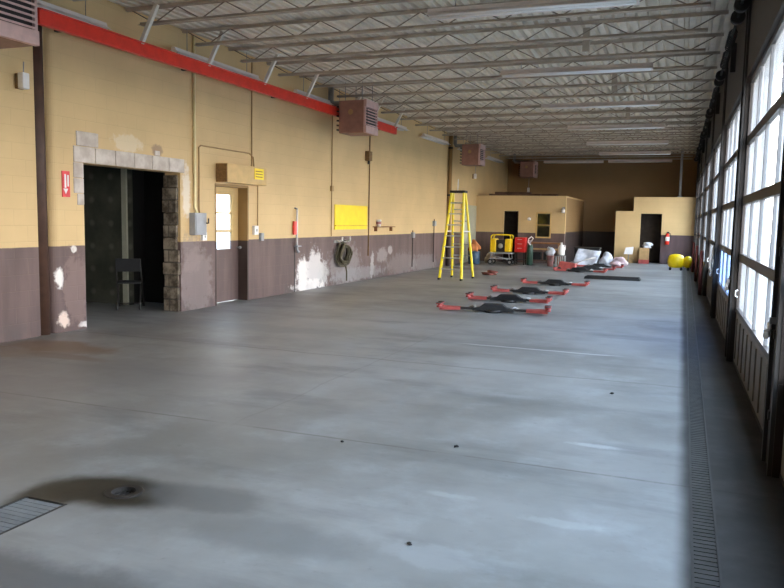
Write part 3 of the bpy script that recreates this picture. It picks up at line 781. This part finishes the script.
# ------------------------------------------------------------------ far clutter
def wheel(r, x, y, z, rad, w=.04, m=None):
    t = MB().tube([(x, y - w / 2, z), (x, y + w / 2, z)], rad, 18).build('wheel', M_black, r)
    MB().tube([(x, y - w / 2 - .006, z), (x, y + w / 2 + .006, z)], rad * .5, 12).build('hub', M_galv, t)
r = thing('cart', 'grey wheeled stand under the yellow machine', 'cart', (-6.2, 26.9, 0))
MB().box(-.42, .42, -.28, .28, .40, .44).build('deck', M_grey, r)
for x in (-.36, .36):
    for y in (-.24, .24):
        MB().bar((x * .9, y, .40), (x, y, .16), .035, .035).build('leg', M_alu, r); wheel(r, x, y, .10, .10)
MB().tube([(-.3, -.26, .34), (.3, -.26, .2)], .018, 8).build('cross_brace', M_alu, r)
MB().box(-.36, .36, -.22, .22, .2, .23).build('lower_shelf', M_grey, r)
r = thing('generator', 'yellow framed machine with a dark middle on a wheeled stand', 'machine', (-6.2, 26.9, .44))
MB().box(-.38, -.17, -.24, .24, .0, .50).build('side_tank', M_ybucket, r, bevel=.04)
MB().box(.16, .36, -.24, .24, .03, .50).build('side_panel', M_ybucket, r, bevel=.03)
MB().box(-.17, .16, -.20, .22, .02, .46).build('engine', M_blacksteel, r, bevel=.02)
MB().lathe([(.09, 0), (.09, .03), (.05, .05)], (0, 0, 0), 18).xf(Matrix.Translation((0, -.2, .24)) @ Matrix.Rotation(PI / 2, 4, 'X')).build('fan_cover', M_galv, r)
MB().tube([(-.36, -.22, .5), (-.34, -.22, .60), (-.28, -.22, .64), (.32, -.22, .64), (.36, -.22, .60), (.36, -.22, .5)], .022, 8).build('handle_bar', M_yellow, r)
MB().tube([(-.36, .22, .5), (-.34, .22, .60), (-.28, .22, .64), (.32, .22, .64), (.36, .22, .60), (.36, .22, .5)], .022, 8).build('handle_bar', M_yellow, r)
r = thing('tool_chest', 'red metal chest on a dark stand beside the yellow machine', 'cabinet', (-5.55, 27.15, 0))
MB().box(-.19, .19, -.2, .2, .46, 1.0).build('chest', mat('red cabinet', (196, 30, 30), .4), r, bevel=.012)
for z in (.50, .66, .82):
    q = MB().box(-.17, .17, -.212, -.2, z, z + .14).build('drawer', mat('red cabinet', (196, 30, 30), .4), r); MB().box(-.08, .08, -.225, -.212, z + .1, z + .115).build('handle', M_alu, q)
for x in (-.16, .16):
    for y in (-.16, .16): MB().box(x - .018, x + .018, y - .018, y + .018, 0, .46).build('leg', M_blacksteel, r)
MB().box(-.17, .17, -.17, .17, .18, .20).build('shelf', M_blacksteel, r)
r = thing('gas_cylinder', 'dark green gas cylinder right of the red chest', 'cylinder', (-5.20, 27.1, 0))
MB().lathe([(.10, 0), (.115, .02), (.115, .62), (.09, .72), (.04, .77), (.03, .80)], n=20).build('tank', M_green, r)
MB().lathe([(.03, .79), (.03, .86), (.05, .87), (.05, .90)], n=14).build('valve', M_alu, r)
MB().tube([(.05, -.05, .88), (.12, -.1, .98), (.06, -.12, 1.04), (-.04, -.1, .96), (-.06, -.1, .84), (.04, -.13, .74)], .022, 8).build('white_hose', M_white, r)
r = thing('workbench', 'low wooden bench before the far left office', 'bench', (-4.75, 27.6, 0))
MB().box(-.58, .58, -.28, .28, .78, .83).build('tabletop', M_wood, r, bevel=.005)
MB().box(-.56, .56, -.27, -.24, .56, .62).build('rail', M_tan, r)
for x in (-.54, .54):
    for y in (-.24, .24): MB().box(x - .03, x + .03, y - .03, y + .03, 0, .78).build('leg', M_wood, r)
MB().box(-.54, .54, -.22, .24, .16, .19).build('lower_shelf', M_plank, r)
for i, (x, lb) in enumerate(((-.3, 'dark crate on the bench shelf, left one'), (.15, 'dark crate on the bench shelf, right one'))):
    o = thing('crate', lb, 'crate', (-4.75 + x, 27.62, .19)); MB().box(-.17, .17, -.15, .15, 0, .26).build('body', M_black, o, bevel=.01); MB().box(-.18, .18, -.16, .16, .24, .28).build('rim', M_blacksteel, o)
r = thing('bucket', 'pinkish bucket standing in front of the wooden bench', 'bucket', (-4.42, 26.9, 0))
MB().lathe([(.10, 0), (.135, .36), (.15, .37), (.15, .385), (.125, .385), (.09, .02)], n=20).build('pail', M_pink, r)
MB().tube([(-.14, 0, .36), (-.13, -.06, .24), (0, -.15, .2), (.13, -.06, .24), (.14, 0, .36)], .007, 6).build('bail_handle', M_galv, r)
tag(MB().blob((0, 0, .12), .14, .13, .17, .2, 4).build('rag', M_rag, loc=(-4.42, 26.9, .395)), 'grey white rag heaped in the pink bucket', 'rag')
r = thing('wire_crate', 'grey wire crate beside the far red heap', 'crate', (-4.02, 26.6, 0)); b = MB()
for q in range(6):
    f = -.16 + q * .064
    b.tube([(f, -.16, .01), (f, -.16, .4)], .008, 5); b.tube([(f, .16, .01), (f, .16, .4)], .008, 5); b.tube([(-.16, f, .01), (-.16, f, .4)], .008, 5); b.tube([(.16, f, .01), (.16, f, .4)], .008, 5)
b.build('wires', M_alu, r); b = MB()
for z in (.01, .4): b.tube([(-.16, -.16, z), (.16, -.16, z), (.16, .16, z), (-.16, .16, z), (-.16, -.16, z)], .012, 6)
b.build('rims', M_alu, r); MB().box(-.16, .16, -.16, .16, 0, .02).build('tray', M_blacksteel, r); MB().box(-.17, .17, -.17, .17, .405, .42).build('lid', M_blacksteel, r)
r = thing('jug', 'white plastic jug on the grey wire crate', 'jug', (-4.0, 26.6, .42)); MB().lathe([(.11, 0), (.12, .02), (.12, .24), (.08, .34), (.035, .38), (.035, .42)], n=18).build('body', M_white, r)
MB().lathe([(.04, .41), (.04, .45)], n=14).build('cap', M_white, r); MB().tube([(.05, 0, .36), (.13, 0, .34), (.13, 0, .2), (.11, 0, .18)], .014, 8).build('handle', M_white, r)
# crumpled sheet leaning on a dark box
o = thing('bin', 'dark bin behind the pale crumpled sheet', 'bin', (-3.35, 28.75, 0)); MB().hexa([(-.4, -.25, 0), (.4, -.25, 0), (.4, .25, 0), (-.4, .25, 0)], [(-.45, -.28, .62), (.45, -.28, .62), (.45, .28, .62), (-.45, .28, .62)]).build('body', M_black, o, bevel=.02); MB().box(-.47, .47, -.3, .3, .62, .66).build('lid', M_blacksteel, o)
b = MB(); nx, nz = 14, 10; V = []
for kk in (0, 1):
    for i in range(nx + 1):
        for j in range(nz + 1):
            u, v = i / nx, j / nz
            w = .05 * math.sin(7 * u + 3 * v) + .04 * math.sin(11 * v - 5 * u + 1) + kk * .012
            V.append(b.bm.verts.new((-.42 + .84 * u + .16 * (v - .5), .30 * v - w - .06, .02 + .60 * v - .07 * u * v)))
I = lambda kk, i, j: V[kk * (nx + 1) * (nz + 1) + i * (nz + 1) + j]
for i in range(nx):
    for j in range(nz):
        for kk in (0, 1):
            f = b.bm.faces.new((I(kk, i, j), I(kk, i + 1, j), I(kk, i + 1, j + 1), I(kk, i, j + 1))); f.smooth = True
for i in range(nx):
    for j in (0, nz): b.bm.faces.new((I(0, i, j), I(0, i + 1, j), I(1, i + 1, j), I(1, i, j)))
for j in range(nz):
    for i in (0, nx): b.bm.faces.new((I(0, i, j), I(0, i, j + 1), I(1, i, j + 1), I(1, i, j)))
tag(b.build('plastic_sheet', M_rag, loc=(-3.3, 28.05, 0)), 'pale crumpled sheet leaning on the dark bin', 'sheet')
tag(MB().blob((0, 0, .16), .26, .2, .2, .25, 9).build('bag', mat('pinkish white bag', (224, 196, 200), .6), loc=(-2.15, 28.3, 0)), 'pinkish white bag slumped at the right of the far heap', 'bag')
tag(MB().blob((0, 0, .2), .2, .16, .26, .25, 12).build('bag', M_rag, loc=(-2.62, 28.35, 0)), 'grey white bag between the crumpled sheet and the pinkish bag', 'bag')
r = thing('dustpan', 'white scoop leaning on the store room corner', 'scoop', (-2.05, 31.2, 0))
MB().hexa([(-.16, -.12, .36), (.16, -.12, .36), (.16, .06, .36), (-.16, .06, .36)], [(-.10, -.10, .62), (.20, -.08, .66), (.20, .02, .66), (-.10, .02, .62)]).build('pan', M_white, r); MB().tube([(0, -.03, 0), (.02, -.02, .4)], .02, 8).build('handle', M_galv, r)
r = thing('tool_box', 'tan box with a red base in the store doorway', 'box', (-1.47, 31.3, 0)); MB().box(-.17, .2, -.15, .15, .16, .62).build('body', M_tan, r, bevel=.01); MB().box(-.18, .21, -.16, .16, 0, .16).build('base', M_redold, r)
tag(MB().blob((0, 0, .1), .16, .12, .13, .3, 21).build('rag', M_rag, loc=(-1.36, 31.3, .62)), 'grey white rag on the tan box in the store doorway', 'rag')
r = thing('wall_mounted_extinguisher', 'red extinguisher with a white label right of the store doorway', 'fire extinguisher', (-.62, RR - .11, .78))
MB().lathe([(.07, 0), (.08, .02), (.08, .34), (.05, .42), (.02, .44)], n=18).build('body', M_red, r); MB().lathe([(.081, .14), (.082, .15), (.082, .29), (.081, .30)], n=18).build('label_band', M_white, r); MB().box(-.02, .06, -.02, .02, .43, .50).build('valve', M_blacksteel, r)
MB().tube([(.05, 0, .46), (.11, 0, .42), (.11, 0, .2)], .012, 6).build('hose', M_black, r)
r = thing('mop_bucket', 'rounded bright yellow mop bucket on small wheels', 'bucket', (-.12, 27.6, 0))
MB().lathe([(.20, .09), (.25, .14), (.28, .29), (.265, .42), (.22, .51), (.12, .55), (.02, .56)], (-.10, 0, 0), 28, 1.0, .85).build('body', M_ybucket, r)
MB().lathe([(.10, 0), (.16, .05), (.17, .22), (.12, .36), (.03, .40)], (0, 0, 0), 22).xf(Matrix.Translation((.20, 0, .11)) @ Matrix.Rotation(.35, 4, 'Y')).build('wringer', M_ybucket, r)
for x in (-.28, .08, .3):
    for y in (-.14, .14): MB().tube([(x, y - .02, .045), (x, y + .02, .045)], .045, 12).build('caster', M_black, r); 
for x in (-.28, .08, .3): MB().box(x - .025, x + .025, -.15, .15, .07, .11).build('axle_block', M_blacksteel, r)
tag(MB().blob((0, 0, .05), .19, .12, .07, .35, 31).build('rag', M_ragred, loc=(-5.25, 21.4, 0)), 'red brown rag dropped on the floor right of the ladder', 'rag')
r = thing('drum', 'low blue drum by the left wall beyond the ladder', 'drum', (-7.1, 26.4, 0)); MB().lathe([(.2, 0), (.21, .02), (.21, .18), (.22, .2), (.21, .22), (.21, .42), (.2, .45)], n=22).build('body', M_blue, r); MB().lathe([(.215, .44), (.215, .47)], n=22).build('lid', M_blue, r)
tag(MB().blob((0, 0, .16), .2, .18, .21, .25, 41).build('cloth_bundle', M_orange, loc=(-7.1, 26.4, .47)), 'orange cloth bundle on the blue drum', 'cloth')
tag(MB().blob((0, 0, .15), .18, .16, .2, .3, 43).build('bag', mat('paper bag', (196, 176, 150), .8), loc=(-6.80, 27.6, 0)), 'crumpled tan bag between the blue drum and wheeled stand', 'bag')
# planks on the office roof
for i, (x0, x1, y, z, rz) in enumerate(((-7.2, -5.2, LR + .25, 2.565, .02), (-6.9, -4.6, LR + .5, 2.57, -.03), (-7.0, -5.6, LR + .38, 2.64, .05))):
    tag(MB().box((x0 - x1) / 2, (x1 - x0) / 2, -.1, .1, 0, .07).build('plank', M_plank, loc=((x0 + x1) / 2, y, z), rz=rz), ['dark plank at the front edge of the office roof', 'longer dark plank behind the front one on the office roof', 'topmost dark plank on the office roof'][i], 'plank', 'planks on the office roof')
r = thing('wall_lamp', 'small pale lamp on the office wall between door and window', 'lamp', (-5.55, LR, 1.62)); MB().box(-.05, .05, -.05, 0, 0, .12).build('base', M_grey, r); MB().lathe([(.06, 0), (.07, .05), (.03, .09)], (0, -.09, .02), 14).build('shade', M_light, r)
r = thing('wall_lamp', 'small pale lamp at the right end of the office wall', 'lamp', (-4.28, LR, 1.92)); MB().box(-.05, .05, -.05, 0, 0, .22).build('base', M_grey, r); MB().lathe([(.06, 0), (.07, .1), (.03, .16)], (0, -.09, .02), 14).build('shade', M_light, r)
r = thing('roof_pipe', 'grey vertical pipe above the store room roof', 'pipe', (-.25, RR + .3, 2.64)); MB().tube([(0, 0, 0), (0, 0, 1.88)], .045, 12).build('pipe', M_grey, r); MB().tube([(0, 0, 0), (0, 0, .05)], .08, 12).build('flange', M_grey, r)
# bollards and pulls by the right-hand posts
bo = None
for i, (y, lb) in enumerate(((18.3, 'red guard post at the third garage door post in view'), (22.6, 'red guard post at the fourth garage door post in view'), (26.9, 'red guard post at the fifth garage door post in view'))):
    loc = (RX - RA * y - .14, y, 0)
    if bo is None:
        bo = thing('bollard', lb, 'bollard', loc, 0, 'red guard posts by the garage doors'); MB().tube([(0, 0, 0), (0, 0, .98)], .04, 16).build('post', mat('dull red bollard', (92, 38, 36), .6), bo); MB().lathe([(.04, .98), (.032, 1.0), (.015, 1.01)], n=16).build('cap', mat('dull red bollard', (92, 38, 36), .6), bo)
    else: dup(bo, loc, None, lb)
def rope(label, y, z, L, s=1.):
    r = thing('pull_rope', label, 'rope', (RX - RA * y - .10, y, z), 0, 'white pull ropes by the garage doors')
    MB().tube([(.02, 0, L), (0, .01, L * .8), (.0, -.02, L * .6), (-.02, .02, L * .4), (0, -.02, L * .2), (-.01, .01, .05)], .014 * s, 7).build('cord', M_white, r)
    MB().blob((-.01, .01, .03), (.022 * s), .022 * s, .035 * s, .1, 2, 2, False).build('knot', M_white, r)
    MB().box(.0, .06, -.02, .02, L - .02, L + .02).build('hook', M_galv, r)
rope('white pull rope on the post beyond the second garage door', 13.95, .72, .55, 1.2)
rope('short white pull rope on the post after the nearest garage door', 9.62, .84, .14, 1.3)
rope('short white pull rope on the nearest post at the right edge', 5.42, .86, .12, 1.0)

# chair in the annex
r = thing('folding_chair', 'dark folding chair in the dim room behind the opening', 'chair', (-8.62, 10.0, 0), math.radians(215))
for s in (-1, 1):
    MB().tube([(s * .2, -.28, .02), (s * .2, .05, .45), (s * .19, .22, .85)], .013, 8).build('frame_tube', M_blacksteel, r)
    MB().tube([(s * .18, .26, .02), (s * .18, -.08, .44)], .013, 8).build('leg', M_blacksteel, r)
MB().box(-.19, .19, -.2, .18, .44, .47).build('seat', M_black, r, bevel=.01)
MB().hexa([(-.19, .14, .64), (.19, .14, .64), (.19, .16, .64), (-.19, .16, .64)], [(-.19, .22, .86), (.19, .22, .86), (.19, .24, .86), (-.19, .24, .86)]).build('backrest', M_black, r)
MB().tube([(-.2, -.24, .07), (.2, -.24, .07)], .01, 6).build('stretcher', M_blacksteel, r)

# ------------------------------------------------------------------ light
w = bpy.data.worlds.new('sky'); S.world = w; w.use_nodes = True
nt = w.node_tree; nt.nodes.clear()
o = nt.nodes.new('ShaderNodeOutputWorld'); bg = nt.nodes.new('ShaderNodeBackground')
tc = nt.nodes.new('ShaderNodeTexCoord'); sp = nt.nodes.new('ShaderNodeSeparateXYZ'); rp = nt.nodes.new('ShaderNodeValToRGB')
nt.links.new(tc.outputs['Generated'], sp.inputs[0]); nt.links.new(sp.outputs[2], rp.inputs[0]); nt.links.new(rp.outputs[0], bg.inputs[0])
e = rp.color_ramp.elements
e[0].position = 0.0; e[0].color = (1.0, .95, .88, 1)
e[1].position = .75; e[1].color = (.50, .72, 1.0, 1)
m_ = e.new(.18); m_.color = (.95, .96, .98, 1)
m_ = e.new(.38); m_.color = (.66, .83, 1.0, 1)
bg.inputs[1].default_value = 6.5
nt.links.new(bg.outputs[0], o.inputs[0])
S.cycles.max_bounces = 12; S.cycles.diffuse_bounces = 8; S.cycles.transparent_max_bounces = 24
S.cycles.sample_clamp_indirect = 8

# ------------------------------------------------------------------ camera
F = 745.; vp = (685., 224.); roll = .0192
dv = Vector((vp[0] - 392, 294 - vp[1], F)).normalized()
up = dv.cross(Vector((1, -roll, 0))).normalized()
if up.y < 0: up = -up
xa = up.cross(dv).normalized()
if xa.x < 0: xa = -xa
# rows: world axes expressed in camera coords (x right, y up, z forward)
right_w = Vector((xa.x, dv.x, up.x)); up_w = Vector((xa.y, dv.y, up.y)); fwd_w = Vector((xa.z, dv.z, up.z))
cam = bpy.data.cameras.new('camera'); co = bpy.data.objects.new('camera', cam); COL.objects.link(co)
cam.sensor_width = 36; cam.lens = F / 784 * 36; cam.clip_start = .02; cam.clip_end = 300
R = Matrix((right_w, up_w, -fwd_w)).transposed()
co.matrix_world = Matrix.Translation((0, 0, 1.6)) @ R.to_4x4()
S.camera = co
vs = S.view_settings; vs.view_transform = 'Standard'; vs.look = 'None'; vs.exposure = 1.2; vs.gamma = 1
vs.use_curve_mapping = False
